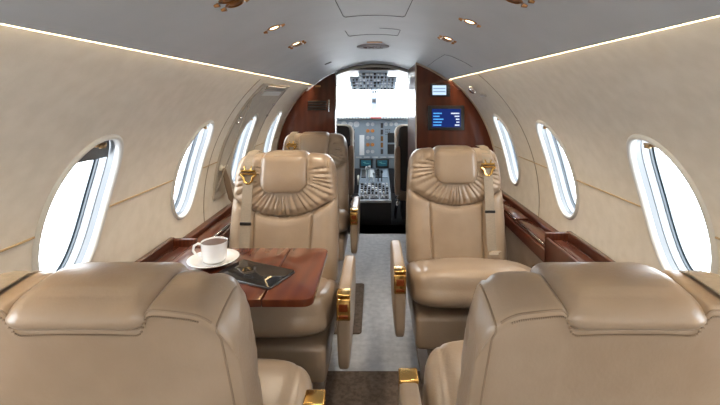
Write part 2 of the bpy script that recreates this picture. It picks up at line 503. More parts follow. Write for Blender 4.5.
# cockpit shell
CW, CY0, CY1 = .80, YLP + .05, 5.25
mb = MB()
mb.add([(-CW, CY0, 0), (-CW, CY1, 0), (-CW, CY1, 1.0), (-CW, CY0, 1.0)], [(0, 1, 2, 3)])
mb.add([(CW, CY0, 0), (CW, CY1, 0), (CW, CY1, 1.0), (CW, CY0, 1.0)], [(0, 1, 2, 3)])
for s in (-1, 1):
    mb.add([(s * CW, CY0, 1.0), (s * CW, 4.0, 1.0), (s * .79, 4.0, 1.23), (s * .80, CY0, 1.24)], [(0, 1, 2, 3)])
tag(mb.build('wall_cockpit', CREAM), kind='structure')
mb = MB()   # curved cockpit headliner, ends above the windscreen
vs = []; fs = []
for i in range(17):
    a = PI * (.12 + .76 * i / 16)
    vs += [(.86 * math.cos(a), CY0 - .04, 1.02 + .555 * math.sin(a)), (.80 * math.cos(a), 4.75, 1.02 + .44 * math.sin(a))]
for i in range(16): fs.append((2 * i, 2 * i + 1, 2 * i + 3, 2 * i + 2))
mb.add(vs, fs); tag(mb.build('ceiling_cockpit', CREAM), kind='structure')
mb = MB().box((0, 4.5, -.015), (1.7, 1.64, .03)); tag(mb.build('floor_cockpit', BLACK), kind='structure')
mb = MB(); mb.add([(-.85, CY1, -.02), (.85, CY1, -.02), (.85, CY1, .98), (-.85, CY1, .98)], [(0, 1, 2, 3)])
tag(mb.build('wall_front', DARK), kind='structure')
# windscreen: two sloping panes with a centre post
ws = tag(MB().box((-.012, 5.11, 1.21), (.085, .03, .52), .008, rx=math.radians(-20)).build('window_%d' % (wn + 1), plain('post grey', (.30, .33, .36), .5)), kind='structure')
for s in (-1, 1):
    mb = MB(); mb.add([(s * .045, 5.24, 1.0), (s * .80, 5.06, 1.0), (s * .74, 4.88, 1.40), (s * .045, 5.06, 1.44)], [(0, 1, 2, 3)])
    mb.build('window_pane', GLASS, ws)
    mb = MB(); mb.add([(s * .80, 4.0, 1.0), (s * .80, 4.75, 1.0), (s * .74, 4.75, 1.20), (s * .79, 4.0, 1.23)], [(0, 1, 2, 3)])
    mb.build('side_pane', GLASS, ws)
wn += 1
# ------------------------------------------------------------------ furniture ledges along both sides
def ledge(side, name, y0, y1, ysplit, label):
    root = empty(name, (side * .82, (y0 + y1) / 2, 0))
    ox, oy = -root.location.x, -root.location.y
    def q(mb, x0, x1, ya, yb2, z0, z1, bev=.006):
        mb.box((side * (x0 + x1) / 2 + ox, (ya + yb2) / 2 + oy, (z0 + z1) / 2), (x1 - x0, yb2 - ya, z1 - z0), bev)
    mb = MB(); q(mb, .785, .888, y0, y1, 0.0, .50, .004); mb.build('side_panel', TAUPE, root)
    mb = MB(); q(mb, .770, .888, ysplit, y1, .50, .565); q(mb, .775, .885, ysplit, y1, .565, .580); mb.build('ledge_top', WOOD, root)
    mb = MB(); q(mb, .855, .893, ysplit, y1, .578, .610); mb.build('back_rail', WOOD, root)
    # raised bin toward the rear that swallows the folding table
    mb = MB(); q(mb, .770, .790, y0, ysplit, .50, .628); q(mb, .868, .8925, y0, ysplit, .50, .652)
    q(mb, .770, .8925, ysplit - .02, ysplit, .50, .648); q(mb, .788, .870, y0, ysplit - .02, .50, .612, .002)
    mb.build('table_bin', WOOD, root)
    mb = MB(); q(mb, .795, .862, y0 + .02, ysplit - .035, .610, .622, .004); mb.build('bin_lid', WOOD, root)
    # bright trim and lids on the low part
    n = 3; L = (y1 - ysplit) / n
    for k in range(n):
        mb = MB(); q(mb, .780, .848, ysplit + k * L + .015, ysplit + (k + 1) * L - .015, .581, .591, .004); mb.build('ledge_lid', WOOD, root)
        mb = MB(); q(mb, .772, .777, ysplit + k * L + .02, ysplit + (k + 1) * L - .02, .581, .589, .002); mb.build('lid_trim', CHROME, root)
    for k in range(4):
        mb = MB(); q(mb, .775, .787, y0 + .50 + k * .022, y0 + .512 + k * .022, .6275, .6300, .001); mb.build('air_slot', GOLD, root)
    mb = MB(); M = Matrix.Rotation(PI / 2, 4, 'Y')
    mb.lathe([(.0, -.004), (.017, -.004), (.017, .004), (.012, .006), (.0, .006)], (side * .763 + ox, ysplit + .09 + oy, .44), 20, M)
    mb.build('latch_button', GOLD, root)
    tag(root, label, 'cabinet ledge')
ledge(-1, 'side_ledge', -.55, 3.60, 1.74, 'dark glossy wooden side ledge on the left, under the windows behind the coffee cup')
ledge(1, 'side_ledge', -.55, 2.93, 1.82, 'dark glossy wooden side ledge on the right, beside the chair below the screens')
# ------------------------------------------------------------------ chairs
def backrest_mesh(mir):
    NS, NF = 121, 80
    H0, HB = .39, .982
    def halfw(z):
        t = max(0, min(1, (z - .40) / .6))
        return .264 - .028 * t + .010 * math.sin(PI * t)
    def top(x):      # top outline
        a = abs(x)
        h = HB - .014 * (a / .25) ** 2
        r = .060; w = .250
        if a > w - r: h -= r - math.sqrt(max(r * r - (a - (w - r)) ** 2, 0))
        # shallow notch under the headrest
        k = 1 / (1 + math.exp((a - .112) / .004))
        return h - .040 * k
    def yoke(x):     # lower edge of the gathered yoke, a sagging arc
        return .678 + .085 * (abs(x) / .25) ** 2
    def front(x, z):
        """bulge toward the sitter (negative y)"""
        d = 0.0
        yk = yoke(x)
        if z < yk:
            # side bolsters and centre panel with two vertical seams
            sx = .135 + .03 * max(0, (z - .5)) 
            a = abs(x)
            d += .012 * math.exp(-((a - .20) / .045) ** 2)
            d += .010 * math.exp(-(x / .09) ** 2)
            d -= .013 * math.exp(-((a - sx) / .006) ** 2)
            d += .008 * min(1, (yk - z) / .03)
        else:
            u = max(0, min(1, (z - yk) / .04))
            d += .020 * u
            cz = .885; dx = x; dz = z - cz
            rr = math.hypot(dx / 1.0, dz)
            th = math.atan2(dx, -dz)
            ph = th * 23 + 1.3 * math.sin(th * 4.0 + 1) + .7 * math.sin(th * 9)
            w = min(1, max(0, (rr - .095) / .035)) * u * (0.9 if abs(th) < 2.3 else .3)
            d += .0062 * w * (abs(math.sin(ph)) ** .6 * 2 - 1) * (1 + .3 * math.sin(th * 23))
        d -= .014 * math.exp(-((z - yk) / .007) ** 2)
        # small dimples where leather meets the headrest
        return d
    def recl(z): return .115 * max(0, (z - .42)) / .58 if z > .42 else -.03 * (.42 - z) / .03 * 0
    vs = []; fs = []
    r_end = .034
    xs = []
    for i in range(NS):
        xs.append(-1 + 2 * i / (NS - 1))
    ends = [0, .10, .22, .38, .56, .76, 1.0]
    stations = []
    inner = 1 - r_end / .262
    for e in ends[:-1]:
        stations.append((-(1 - (1 - inner) * (1 - math.cos(e * PI / 2)) ) if False else None, e))
    stations = []
    for k in range(7):       # rounded flank
        a = PI / 2 * k / 7
        stations.append((-(inner + (1 - inner) * math.cos(a)), r_end * (1 - math.sin(a))))
    for i in range(NS):
        stations.append((-inner + 2 * inner * i / (NS - 1), 0.0))
    for k in range(6, -1, -1):
        a = PI / 2 * k / 7
        stations.append(((inner + (1 - inner) * math.cos(a)), r_end * (1 - math.sin(a))))
    TH = .110
    nloop = None
    for s, ins in stations:
        loop = []
        xt = s * .250
        ht = top(xt) - ins * .5
        rf, rb = .050, .012
        # front, bottom to top
        zt = ht - rf
        for j in range(NF + 1):
            z = H0 + (zt - H0) * j / NF
            x = s * halfw(z)
            fl = front(x, z) if ins == 0 else front(x, z) * (1 - ins / r_end)
            edge = max(0, (abs(x) - .21) / .05); fl -= .012 * edge * edge
            y = recl(z) - fl + min(ins * 1.0, r_end)
            loop.append((x, y, z))
        y0 = loop[-1][1]; x = loop[-1][0]
        yb = recl(ht) + TH - ins * .35
        for j in range(1, 7):
            a = PI / 2 * j / 6
            loop.append((s * halfw(ht), y0 + rf * (1 - math.cos(a)), zt + rf * math.sin(a)))
        # top surface sloping a little to the rear
        drop = .006 + .008 * (abs(s) ** 3)
        ya = y0 + rf
        for j in range(1, 7):
            t = j / 7; loop.append((s * halfw(ht), ya + (yb - rb - ya) * t, ht - drop * t ** 1.6))
        for j in range(0, 4):
            a = PI / 2 * j / 3
            loop.append((s * halfw(ht), yb - rb + rb * math.sin(a), ht - drop - rb * (1 - math.cos(a))))
        zb = ht - drop - rb
        for j in range(1, 31):
            z = zb + (H0 - zb) * j / 30
            bow = .010 * math.sin(PI * (z - H0) / (zb - H0)) * (1 - s * s)
            loop.append((s * halfw(z), recl(z) + TH - ins * .35 + bow, z))
        nloop = len(loop)
        vs += loop
    m = len(stations)
    for i in range(m - 1):
        for j in range(nloop):
            j2 = (j + 1) % nloop
            fs.append((i * nloop + j, i * nloop + j2, (i + 1) * nloop + j2, (i + 1) * nloop + j))
    fs.append(tuple(range(nloop))); fs.append(tuple((m - 1) * nloop + j for j in range(nloop)))
    # seam paths for piping: rear edge line, flank rear lines
    nb = NF + 1 + 6 + 6 + 2
    seam_top = [vs[i * nloop + nb] for i in range(6, m - 6)]
    sl = [vs[5 * nloop + j] for j in range(nb, nloop)]
    sr = [vs[(m - 6) * nloop + j] for j in range(nb, nloop)]
    tl = [vs[5 * nloop + j] for j in range(NF + 5, nb + 1)]
    tr = [vs[(m - 6) * nloop + j] for j in range(NF + 5, nb + 1)]
    yk = []
    return mesh(vs, fs), seam_top, sl, sr, tl, tr
def headrest_mesh():
    # side profile (y, z): front pad, over the top, short rear lip
    ctrl = [(.056, .800), (.038, .808), (.036, .86), (.048, .92), (.062, .965), (.084, .976), (.115, .983), (.145, .985), (.175, .983),
            (.205, .976), (.224, .962), (.230, .948), (.222, .934), (.202, .930), (.16, .940), (.112, .94), (.10, .89), (.088, .85), (.075, .812)]
    # smooth closed catmull
    P_ = []; n = len(ctrl)
    for i in range(n):
        p0, p1, p2, p3 = [Vector(ctrl[(i + k - 1) % n]) for k in range(4)]
        for t in (0, .25, .5, .75):
            P_.append(.5 * ((2 * p1) + (-p0 + p2) * t + (2 * p0 - 5 * p1 + 4 * p2 - p3) * t * t + (-p0 + 3 * p1 - 3 * p2 + p3) * t ** 3))
    n = len(P_)
    W, r = .113, .036
    st = []
    for k in range(9):
        a = PI / 2 * k / 8; st.append((-(W - r) - r * math.cos(a), r * (1 - math.sin(a))))
    for i in range(1, 20): st.append((-(W - r) + 2 * (W - r) * i / 20, 0))
    for k in range(8, -1, -1):
        a = PI / 2 * k / 8; st.append(((W - r) + r * math.cos(a), r * (1 - math.sin(a))))
    nr = []
    for i in range(n):
        t = P_[(i + 1) % n] - P_[i - 1]; nr.append(Vector((t.y, -t.x)).normalized())
    # orientation: make sure normals point outward
    c = Vector((.06, .9))
    vs = []; fs = []
    if (P_[6] - c).dot(nr[6]) < 0: nr = [-v for v in nr]
    for x, ins in st:
        u = abs(x) / W
        for i in range(n):
            p = P_[i] - nr[i] * (ins * .80)
            z = p.y
            # bottom corners rounded like a U
            lo = .035 * max(0, (abs(x) - .06) / (W - .06)) ** 2
            if z < .86: z += lo * (1 - (z - .79) / .07 if z > .79 else 1)
            puff = .006 * (1 - u * u)
            vs.append((x, p.x - (puff if p.x < .06 else 0), z + (puff if z > .98 else 0)))
    m = len(st)
    for i in range(m - 1):
        for j in range(n): fs.append((i * n + j, i * n + (j + 1) % n, (i + 1) * n + (j + 1) % n, (i + 1) * n + j))
    fs.append(tuple(range(n))); fs.append(tuple((m - 1) * n + j for j in range(n)))
    return mesh(vs, fs)
def seat_mesh():
    W, D, T = .565, .56, .165
    def fn(q):
        x, y, z = q
        if z > 0:
            z += .012 * math.exp(-(x / .2) ** 2) * math.cos(min(1, abs(y) / .28) * PI / 2)
            # creases radiating from the front corners towards the backrest
            for k, (sx, ph) in enumerate(((.12, .5), (.16, .9), (-.12, .5), (-.17, .9))):
                d = (x - sx * (1 + .8 * (y - .1)))
                z -= .0075 * math.exp(-(d / .010) ** 2) * max(0, min(1, (y + .1) / .2))
            z -= .006 * math.exp(-((abs(x) - .225) / .006) ** 2)
            z -= .05 * max(0, (y + .02) / .28) ** 1.3 * .6
        if y < 0 and z < 0: y -= .004 * math.sin(PI * (z / -.08))
        return Vector((x, y, z))
    vs, fs = cushion((W, D, T), 5.0, 30, fn)
    ca, sa = math.cos(-.27), math.sin(-.27)
    vs = [(x, y * ca - z * sa - .185, y * sa + z * ca + .398) for x, y, z in vs]
    return mesh(vs, fs)
def extrude_belt(path, w, t=.002):
    """flat webbing along a path of (x,y,z) with the width along x"""
    vs = []; fs = []
    for i, p in enumerate(path):
        a = Vector(path[max(i - 1, 0)]); b = Vector(path[min(i + 1, len(path) - 1)])
        d = (b - a).normalized(); nrm = Vector((1, 0, 0)).cross(d).normalized() * t
        p = Vector(p)
        for sx in (-w / 2, w / 2):
            for k in (-1, 1): vs.append(p + Vector((sx, 0, 0)) + nrm * k)
    for i in range(len(path) - 1):
        b = 4 * i; c = b + 4
        fs += [(b, b + 2, c + 2, c), (b + 1, b + 3, c + 3, c + 1), (b, b + 1, c + 1, c), (b + 2, b + 3, c + 3, c + 2)]
    fs += [(0, 1, 3, 2), (4 * len(path) - 4, 4 * len(path) - 3, 4 * len(path) - 1, 4 * len(path) - 2)]
    return vs, fs
def make_chair(arm):
    """arm = -1 / +1: side (local x) of the aisle armrest; the belt hangs on the other shoulder. Faces -y."""
    root = empty('cabin_chair', (0, 0, 0))
    me, st, sl, sr, tl, tr = backrest_mesh(arm)
    bk = link('backrest', me, LEATHER, root, smooth=False); sharp(bk, 60)
    mb = MB()
    for path in (st, sl, sr, tl, tr): mb.tube(path, .0022, 6)
    mb.build('piping', LEATHER_D, bk)
    # double stitching beside the rear seam
    mb = MB()
    for k in range(4, len(st) - 4):
        a = Vector(st[k]); b = Vector(st[k + 1]) if k + 1 < len(st) else a
        c = (a + b) / 2
        mb.box(c + Vector((0, .0025, -.009)), (max((b - a).length * .55, .001), .0022, .0024))
    mb.build('stitching', LEATHER_D, bk, 60)
    link('headrest', headrest_mesh(), LEATHER, root)
    link('seat', seat_mesh(), LEATHER, root)
    # skirt and pedestal
    mb = MB(); mb.box((0, -.185, .275), (.53, .47, .14), .02); mb.build('skirt', LEATHER, root)
    mb = MB(); mb.box((0, -.10, .10), (.36, .34, .23), .02); mb.box((0, -.10, .012), (.46, .46, .024), .008)
    mb.build('base', TAUPE, root)
    # aisle armrest: slim upright panel with a padded top and a gold ashtray-like fitting at the front
    ax = arm * .329
    ar = MB()
    v, f = cushion((.056, .42, .30), 7.0, 12, lambda q: Vector((q.x * (1 - .25 * max(0, -q.z / .17)), q.y, q.z)))
    ar.add([(x + ax, y - .205, z + .385) for x, y, z in v], f)
    a = ar.build('armrest', LEATHER, root, 80)
    mb = MB(); mb.box((ax, -.409, .480), (.050, .018, .080), .004); mb.box((ax, -.392, .531), (.051, .05, .012), .004)
    g = mb.build('arm_fitting', GOLD, a)
    mb = MB(); mb.box((ax, -.4185, .488), (.032, .004, .026), .001); mb.build('fitting_button', GOLD_D, g)
    mb = MB(); mb.box((ax, -.4185, .455), (.034, .004, .010), .001); mb.build('fitting_slot', GOLD_D, g)
    a.name = 'armrest'
    # shoulder belt: gold guide at the top, webbing down the front
    bx = -arm * .168
    def fy(z): return .115 * max(0, (z - .42)) / .58
    path = [(bx, fy(.97) + .11, .981), (bx, fy(.97) + .03, .982), (bx, fy(.97) - .002, .972), (bx, fy(.95) - .018, .955), (bx, fy(.90) - .032, .90), (bx, fy(.82) - .034, .82), (bx, fy(.74) - .034, .74), (bx, fy(.6) - .032, .6), (bx, fy(.5) - .032, .50), (bx, -.030, .47)]
    mb = MB(); mb.add(*extrude_belt(path, .048, .0015)); bt = mb.build('seat_belt', BELT, root, 50)
    mb = MB(); mb.box((bx, fy(.66) - .035, .66), (.054, .007, .013), .002); mb.build('belt_keeper', BLACK, bt)
    # gold guide: shield-shaped loop with two horns
    gz, gy = .882, fy(.88) - .040
    mb = MB()
    loop = [(-.034, .020), (.034, .020), (.037, .004), (.022, -.010), (.017, -.030), (.006, -.040), (-.006, -.040), (-.017, -.030), (-.022, -.010), (-.037, .004)]
    mb.tube([(bx + x, gy, gz + z) for x, z in loop], .0068, 8, close=True)
    mb.tube([(bx - .028, gy - .002, gz + .006), (bx + .028, gy - .002, gz + .006)], .0055, 8)
    mb.tube([(bx - .022, gy, gz + .018), (bx - .012, gy - .004, gz + .030), (bx - .018, gy, gz + .044)], .0035, 8)
    mb.tube([(bx + .022, gy, gz + .018), (bx + .012, gy - .004, gz + .030), (bx + .018, gy, gz + .044)], .0035, 8)
    mb.build('belt_guide', GOLD, bt)
    # lap belt end at the seat
    mb = MB(); mb.add(*extrude_belt([(bx - .02 * arm, -.05, .478), (bx + .02 * arm, -.12, .496), (bx + .03 * arm, -.16, .500)], .045, .0015))
    mb.build('lap_belt', BELT, root, 50)
    return root
def copy_tree(o, parent=None):
    c = o.copy(); COL.objects.link(c)
    if parent: c.parent = parent
    for ch in list(o.children): copy_tree(ch, c)
    return c
A = make_chair(-1); B = make_chair(1)
def recline(o, ang, seat_s, arm_dy):
    """lean the back, slide the seat and armrest"""
    M = Matrix.Translation((0, .07, .42 - .035)) @ Matrix.Rotation(-ang, 4, 'X') @ Matrix.Translation((0, -.07, -.42))
    for ch in o.children:
        k = ch.name.split('.')[0]
        if k in ('backrest', 'headrest', 'seat_belt'): ch.matrix_local = M
        if k == 'headrest': ch.scale.x = 1.06
        if k == 'seat': ch.scale.y = seat_s; ch.location.y = .09 * (1 - seat_s)
        if k == 'armrest': ch.location.y = arm_dy; ch.location.z = -.015
        if k == 'seat' and arm_dy > .25: ch.location.x = -.03; ch.location.z = -.03
    return o
def place(o, loc, rz, label):
    o.location = loc; o.rotation_euler = (0, 0, rz); tag(o, label, 'chair')
place(A, (.434, 2.08, 0), 0, 'tan leather cabin chair on the right, facing us below the two screens')
place(B, (-.445, 1.88, 0), 0, 'tan leather cabin chair facing us behind the table with the coffee cup')
place(copy_tree(B), (-.465, 2.98, 0), 0, 'farthest tan leather cabin chair on the left, half hidden behind another chair')
place(recline(copy_tree(A), .055, .72, .29), (-.478, .885, 0), PI, 'tan leather chair seen from behind at lower left, nearest the coffee cup')
place(recline(copy_tree(B), .055, .80, .21), (.418, .885, 0), PI, 'tan leather chair seen from behind at lower right, near the large right window')
# ------------------------------------------------------------------ folding table and what lies on it
TT = .66
tb = empty('folding_table', (-.475, 1.39, .5))
tx, ty = .475, -1.39
def tt(pts): return [(x + tx, y + ty) for x, y in pts]
mb = MB(); mb.slab(tt(rrect(-.336, 1.185, -.185, 1.59, [.03, .002, .002, .03])), TT - .5 - .024, TT - .5, .0035); lf = mb.build('table_leaf', WOOD_T, tb, 20)
mb = MB(); mb.slab(tt(rrect(-.733, 1.185, -.3375, 1.59, [.002, .03, .03, .002])), TT - .5 - .024, TT - .5, .0035); lf2 = mb.build('table_leaf', WOOD_T, tb, 20)
mb = MB(); mb.box((-.50 + tx, 1.39 + ty, TT - .5 - .035), (.44, .06, .018), .004); mb.box((-.72 + tx, 1.39 + ty, TT - .5 - .06), (.02, .22, .09), .004)
mb.build('support_arm', DARK, tb)
tag(tb, 'glossy folding table of red brown wood, extended in front of the left chair', 'table')
sx_, sy_ = -.584, 1.448
mb = MB(); mb.lathe([(.0, .003), (.028, .003), (.030, 0), (.036, 0), (.045, .004), (.075, .011), (.087, .017), (.0885, .019), (.086, .0195), (.07, .0135), (.045, .0075), (.034, .006), (.0, .006)], n=56)
tag(mb.build('saucer', PORC, None, 50, loc=(sx_, sy_, TT)), 'white porcelain saucer under the coffee cup', 'saucer')
cup = empty('coffee_cup', (sx_ + .002, sy_, TT + .0068))
mb = MB(); mb.lathe([(.0, .003), (.024, .003), (.026, 0), (.030, .0005), (.0385, .005), (.0415, .012), (.0430, .035), (.0455, .071), (.0453, .0725), (.0438, .0715), (.0415, .035), (.040, .014), (.034, .008), (0, .008)], n=56)
mb.build('cup_body', PORC, cup, 50)
mb = MB(); mb.lathe([(.0, .0668), (.0440, .0668)], n=40); mb.build('coffee', COFFEE, cup)
mb = MB(); mb.tube([(-.040, -.006, .062), (-.055, -.010, .066), (-.068, -.012, .058), (-.071, -.013, .042), (-.062, -.011, .028), (-.048, -.008, .022), (-.037, -.005, .022)], [.004, .0045, .0045, .0045, .0045, .004, .004], 10)
mb.build('handle', PORC, cup)
tag(cup, 'white porcelain cup of coffee standing on a saucer', 'cup')
tab = empty('tablet', (-.405, 1.350, TT + .0005), math.radians(-24))
mb = MB(); mb.slab(rrect(-.117, -.070, .117, .070, .012), 0, .0075, .003); mb.build('tablet_case', plain('tablet edge', (.12, .115, .115), .3, .8), tab, 20)
mb = MB(); mb.slab(rrect(-.115, -.068, .115, .068, .011), .0070, .0085, .0006); mb.build('screen', SCREEN, tab, 20)
mb = MB(); mb.lathe([(0, .0084), (.0045, .0084), (.0045, .0088), (0, .0088)], (.107, 0, 0), 16); mb.build('home_button', DARK, tab)
tag(tab, 'black tablet with a dark screen lying on the wooden table', 'tablet')
# ------------------------------------------------------------------ ceiling fittings
def ceil_M(x, y, r=RC):
    a = math.atan2(math.sqrt(r * r - x * x), x)      # angle from +x
    n = Vector((math.cos(a), 0, math.sin(a)))       # outward
    t = Vector((-math.sin(a), 0, math.cos(a)))      # around
    M = Matrix(((t.x, 0, n.x, r * math.cos(a)), (t.y, 1, n.y, y), (t.z, 0, n.z, ZC + r * math.sin(a)), (0, 0, 0, 1)))
    # local x = around, local y = along cabin, local z = outward
    return M
def spot(x, y, double, label):
    M = ceil_M(x, y) @ Matrix.Scale(.78, 4)
    root = empty('reading_light', (0, 0, 0)); root.matrix_world = M
    mb = MB()
    for sgn in ((-.019, .019) if double else (0,)):
        mb.lathe([(.019, -.001), (.026, -.004), (.032, -.002), (.034, .001)], (0, sgn * 1.5, 0), 28)
        mb.tube([(-.050, sgn * 1.5, -.002), (-.034, sgn * 1.5, -.003)], [.006, .010], 8); mb.tube([(.034, sgn * 1.5, -.003), (.050, sgn * 1.5, -.002)], [.010, .006], 8)
    mb.build('bezel', plain_bronze, root)
    for sgn in ((-.019, .019) if double else (0,)):
        mb = MB(); mb.lathe([(0, -.002), (.015, -.002), (.019, -.001)], (0, sgn * 1.5, 0), 24)
        mb.build('lamp', LAMP if (sgn <= 0 and y > 1.1) else plain_bronze, root)
    if y > 1.1:      # the lamp's own light
        l = bpy.data.lights.new('reading_lamp', 'SPOT'); l.energy = 8; l.color = (1.0, .84, .64); l.spot_size = 1.75; l.spot_blend = .9; l.shadow_soft_size = .03
        lo = bpy.data.objects.new('reading_lamp', l); COL.objects.link(lo)
        c = M @ Vector((0, 0, -.02)); lo.location = c; lo.rotation_euler = (math.radians(14), math.radians(8 if x > 0 else -8), 0)
    tag(root, label, 'reading light', 'ceiling reading lights')
plain_bronze = plain('bronze bezel', (.34, .17, .07), .28, 1.0)
spot(-.352, .985, True, 'double bronze reading light at the top edge, left side of the ceiling')
spot(-.347, 1.375, False, 'single glowing reading light on the left of the ceiling, second from us')
spot(-.349, 1.791, True, 'double bronze reading light on the left of the ceiling, farthest of that side')
spot(.340, .965, True, 'double reading light cut by the top edge, right side of the ceiling')
spot(.316, 1.331, False, 'single glowing reading light on the right of the ceiling, second from us')
spot(.313, 1.737, True, 'double bronze reading light on the right of the ceiling, nearest the screens')
# access panel joints in the headliner
def joint(pts, close=False):
    mb = MB(); mb.tube([ceil_M(x, y, RC - .0003) @ Vector((0, 0, 0)) for x, y in pts], .0014, 6, close=close)
    return mb
def xs_line(x0, x1, y, n=14): return [(x0 + (x1 - x0) * i / n, y) for i in range(n + 1)]
jm = plain('headliner joint', (.09, .09, .095), .8)
joint([(-.125, 1.15), (-.118, 1.49)] + xs_line(-.112, .104, 1.51) + [(.112, 1.49), (.118, 1.15)]).build('panel_joint', jm, ceil)
joint([(-.135, 1.80), (-.130, 1.955)] + xs_line(-.125, .105, 1.97) + [(.112, 1.955), (.114, 1.80)] + xs_line(.10, 0.02, 1.79, 6)).build('panel_joint', jm, ceil)
joint([(.50, 2.05), (.46, 2.06), (.40, 2.09), (.372, 2.14), (.372, 2.5), (.38, 2.9)]).build('panel_joint', jm, ceil)
# oval sign plate in the middle of the ceiling, tiny lettering
M = ceil_M(-.012, 2.40)
sg = empty('exit_sign', (0, 0, 0)); sg.matrix_world = M
mb = MB(); n = 40; mb.slab([(.098 * math.cos(2 * PI * k / n), .092 * math.sin(2 * PI * k / n)) for k in range(n)], -.012, .003, .005); mb.build('plate', plain('sign grey', (.27, .26, .28), .8, spec=.15), sg)
mb = MB(); mb.box((-.01, -.165, -.003), (.085, .020, .008), .002); mb.build('lamp_bar', plain('sign lens', (.62, .38, .2), .4), sg)
cu = bpy.data.curves.new('t', 'FONT'); cu.body = 'EXIT'; cu.size = .06; cu.extrude = .001; cu.align_x = 'CENTER'; cu.align_y = 'CENTER'
to = bpy.data.objects.new('t', cu); COL.objects.link(to); bpy.context.view_layer.update()
dg = bpy.context.evaluated_depsgraph_get(); tm = bpy.data.meshes.new_from_object(to.evaluated_get(dg)); bpy.data.objects.remove(to)
tm.transform(Matrix.Translation((0, -.01, -.0135)) @ Matrix.Rotation(PI, 4, 'Y') @ Matrix.Diagonal((1, 1.6, 1, 1)))
link('lettering', tm, plain('sign letters', (.05, .02, .02), .5), sg, smooth=False)
tag(sg, 'grey oval EXIT sign on the ceiling before the cockpit doorway', 'sign')
# small vent slot on the ceiling, left near the partition
M = ceil_M(-.335, 2.86)
vt = empty('ceiling_vent', (0, 0, 0)); vt.matrix_world = M
mb = MB(); mb.box((0, 0, -.002), (.05, .05, .006), .002); mb.build('vent_plate', DARK, vt)
tag(vt, 'small dark vent on the ceiling near the left wooden partition', 'vent')
# chrome air nozzle on the right wall above the third window
root = empty('air_nozzle', P(1, 44.5, 2.60, .893))
M = Matrix.Rotation(math.radians(-135 + 0), 4, 'Y')
mb = MB(); mb.lathe([(.030, .0), (.030, .010), (.022, .020), (.014, .024), (0, .024)], n=24, M=M); mb.build('nozzle', CHROME, root)
mb = MB(); mb.lathe([(.0, .0245), (.010, .0245), (.008, .028), (0, .028)], n=16, M=M); mb.build('nozzle_cap', plain_bronze, root)
tag(root, 'round chrome air nozzle on the right wall beside the wooden partition', 'air nozzle')
mb = MB(); wall_box(mb, 1, 41, 2.50, .893, (.014, .11, .022), .005)
tag(mb.build('grab_fitting', plain('pale chrome', (.6, .57, .53), .3, .6)), 'pale metal grab fitting on the right wall beside the air nozzle', 'handle')
# ------------------------------------------------------------------ panel screens
def screen(x, z, w, h, y, name, label, fill, border):
    root = empty(name, (x, y, z))
    mb = MB(); mb.box((0, -.008, 0), (w, .016, h), .004); mb.build('bezel', BLACK, root)
    mb = MB(); mb.box((border[0], -.0165, 0), (w - border[1], .002, h - border[2]), .0); mb.build('display', fill, root)
    tag(root, label, 'screen'); return root
s1 = screen(.480, 1.310, .145, .092, YRP, 'small_screen', 'small pale lit screen on the right wooden partition, above the blue one', glow('pale screen', (.50, .66, .86), 1.0), (-.008, .045, .022))
mb = MB()
for z in (.012, -.010): mb.box((-.008, -.018, z), (.09, .001, .009))
mb.build('picture_band', glow('screen band', (.30, .42, .60), .7), s1)
mb = MB()
for z in (.02, 0, -.02): mb.lathe([(0, .004), (.004, .004), (.004, 0)], (.060, -.0165, z), 12, Matrix.Rotation(PI / 2, 4, 'X'))
mb.build('button', DARK, s1)
s2 = screen(.523, 1.106, .265, .180, YRP, 'information_screen', 'blue flight information screen with text rows on the right wooden partition', glow('blue screen', (.010, .022, .12), 1.0), (0, .055, .045))
b1 = glow('blue text', (.10, .42, .90), 1.0); b2 = glow('white text', (.75, .82, .95), 1.0)
mbl, mbr = MB(), MB(); rnd = random.Random(3)
for k, (wl_, wr_) in enumerate(((.055, .062), (.040, .032), (.070, .020), (.062, .022), (.052, .032))):
    z = .034 - k * .0215
    x = -.095
    while x < -.095 + wl_:
        d = rnd.uniform(.004, .009); mbl.box((x + d / 2, -.018, z), (d, .001, .009)); x += d + .0018
    x = .095
    while x > .095 - wr_:
        d = rnd.uniform(.004, .008); mbr.box((x - d / 2, -.018, z), (d, .001, .009)); x -= d + .0018
mbl.build('text_labels', b1, s2); mbr.build('text_values', b2, s2)
# louvred vent in the left partition
root = empty('air_vent', (-.515, YLP, 1.182))
mb = MB(); mb.box((0, -.005, 0), (.20, .010, .10), .003); mb.build('vent_frame', WOOD, root)
for k in range(4):
    mb = MB(); mb.box((-.01, -.014, .033 - k * .022), (.165, .012, .012), .002, rx=.5); mb.build('slat', BLACK, root)
mb = MB(); mb.box((.098, -.012, 0), (.010, .012, .11), .003); mb.build('vent_edge', CHROME, root)
tag(root, 'dark louvred vent with a bright edge on the left wooden partition', 'vent')
root = empty('wall_light', (-.52, YLP, 1.36))
mb = MB(); mb.box((0, -.006, 0), (.05, .012, .018), .004); mb.build('light_body', plain_bronze, root)
tag(root, 'small bronze fitting on the left partition above the louvred vent', 'fitting')
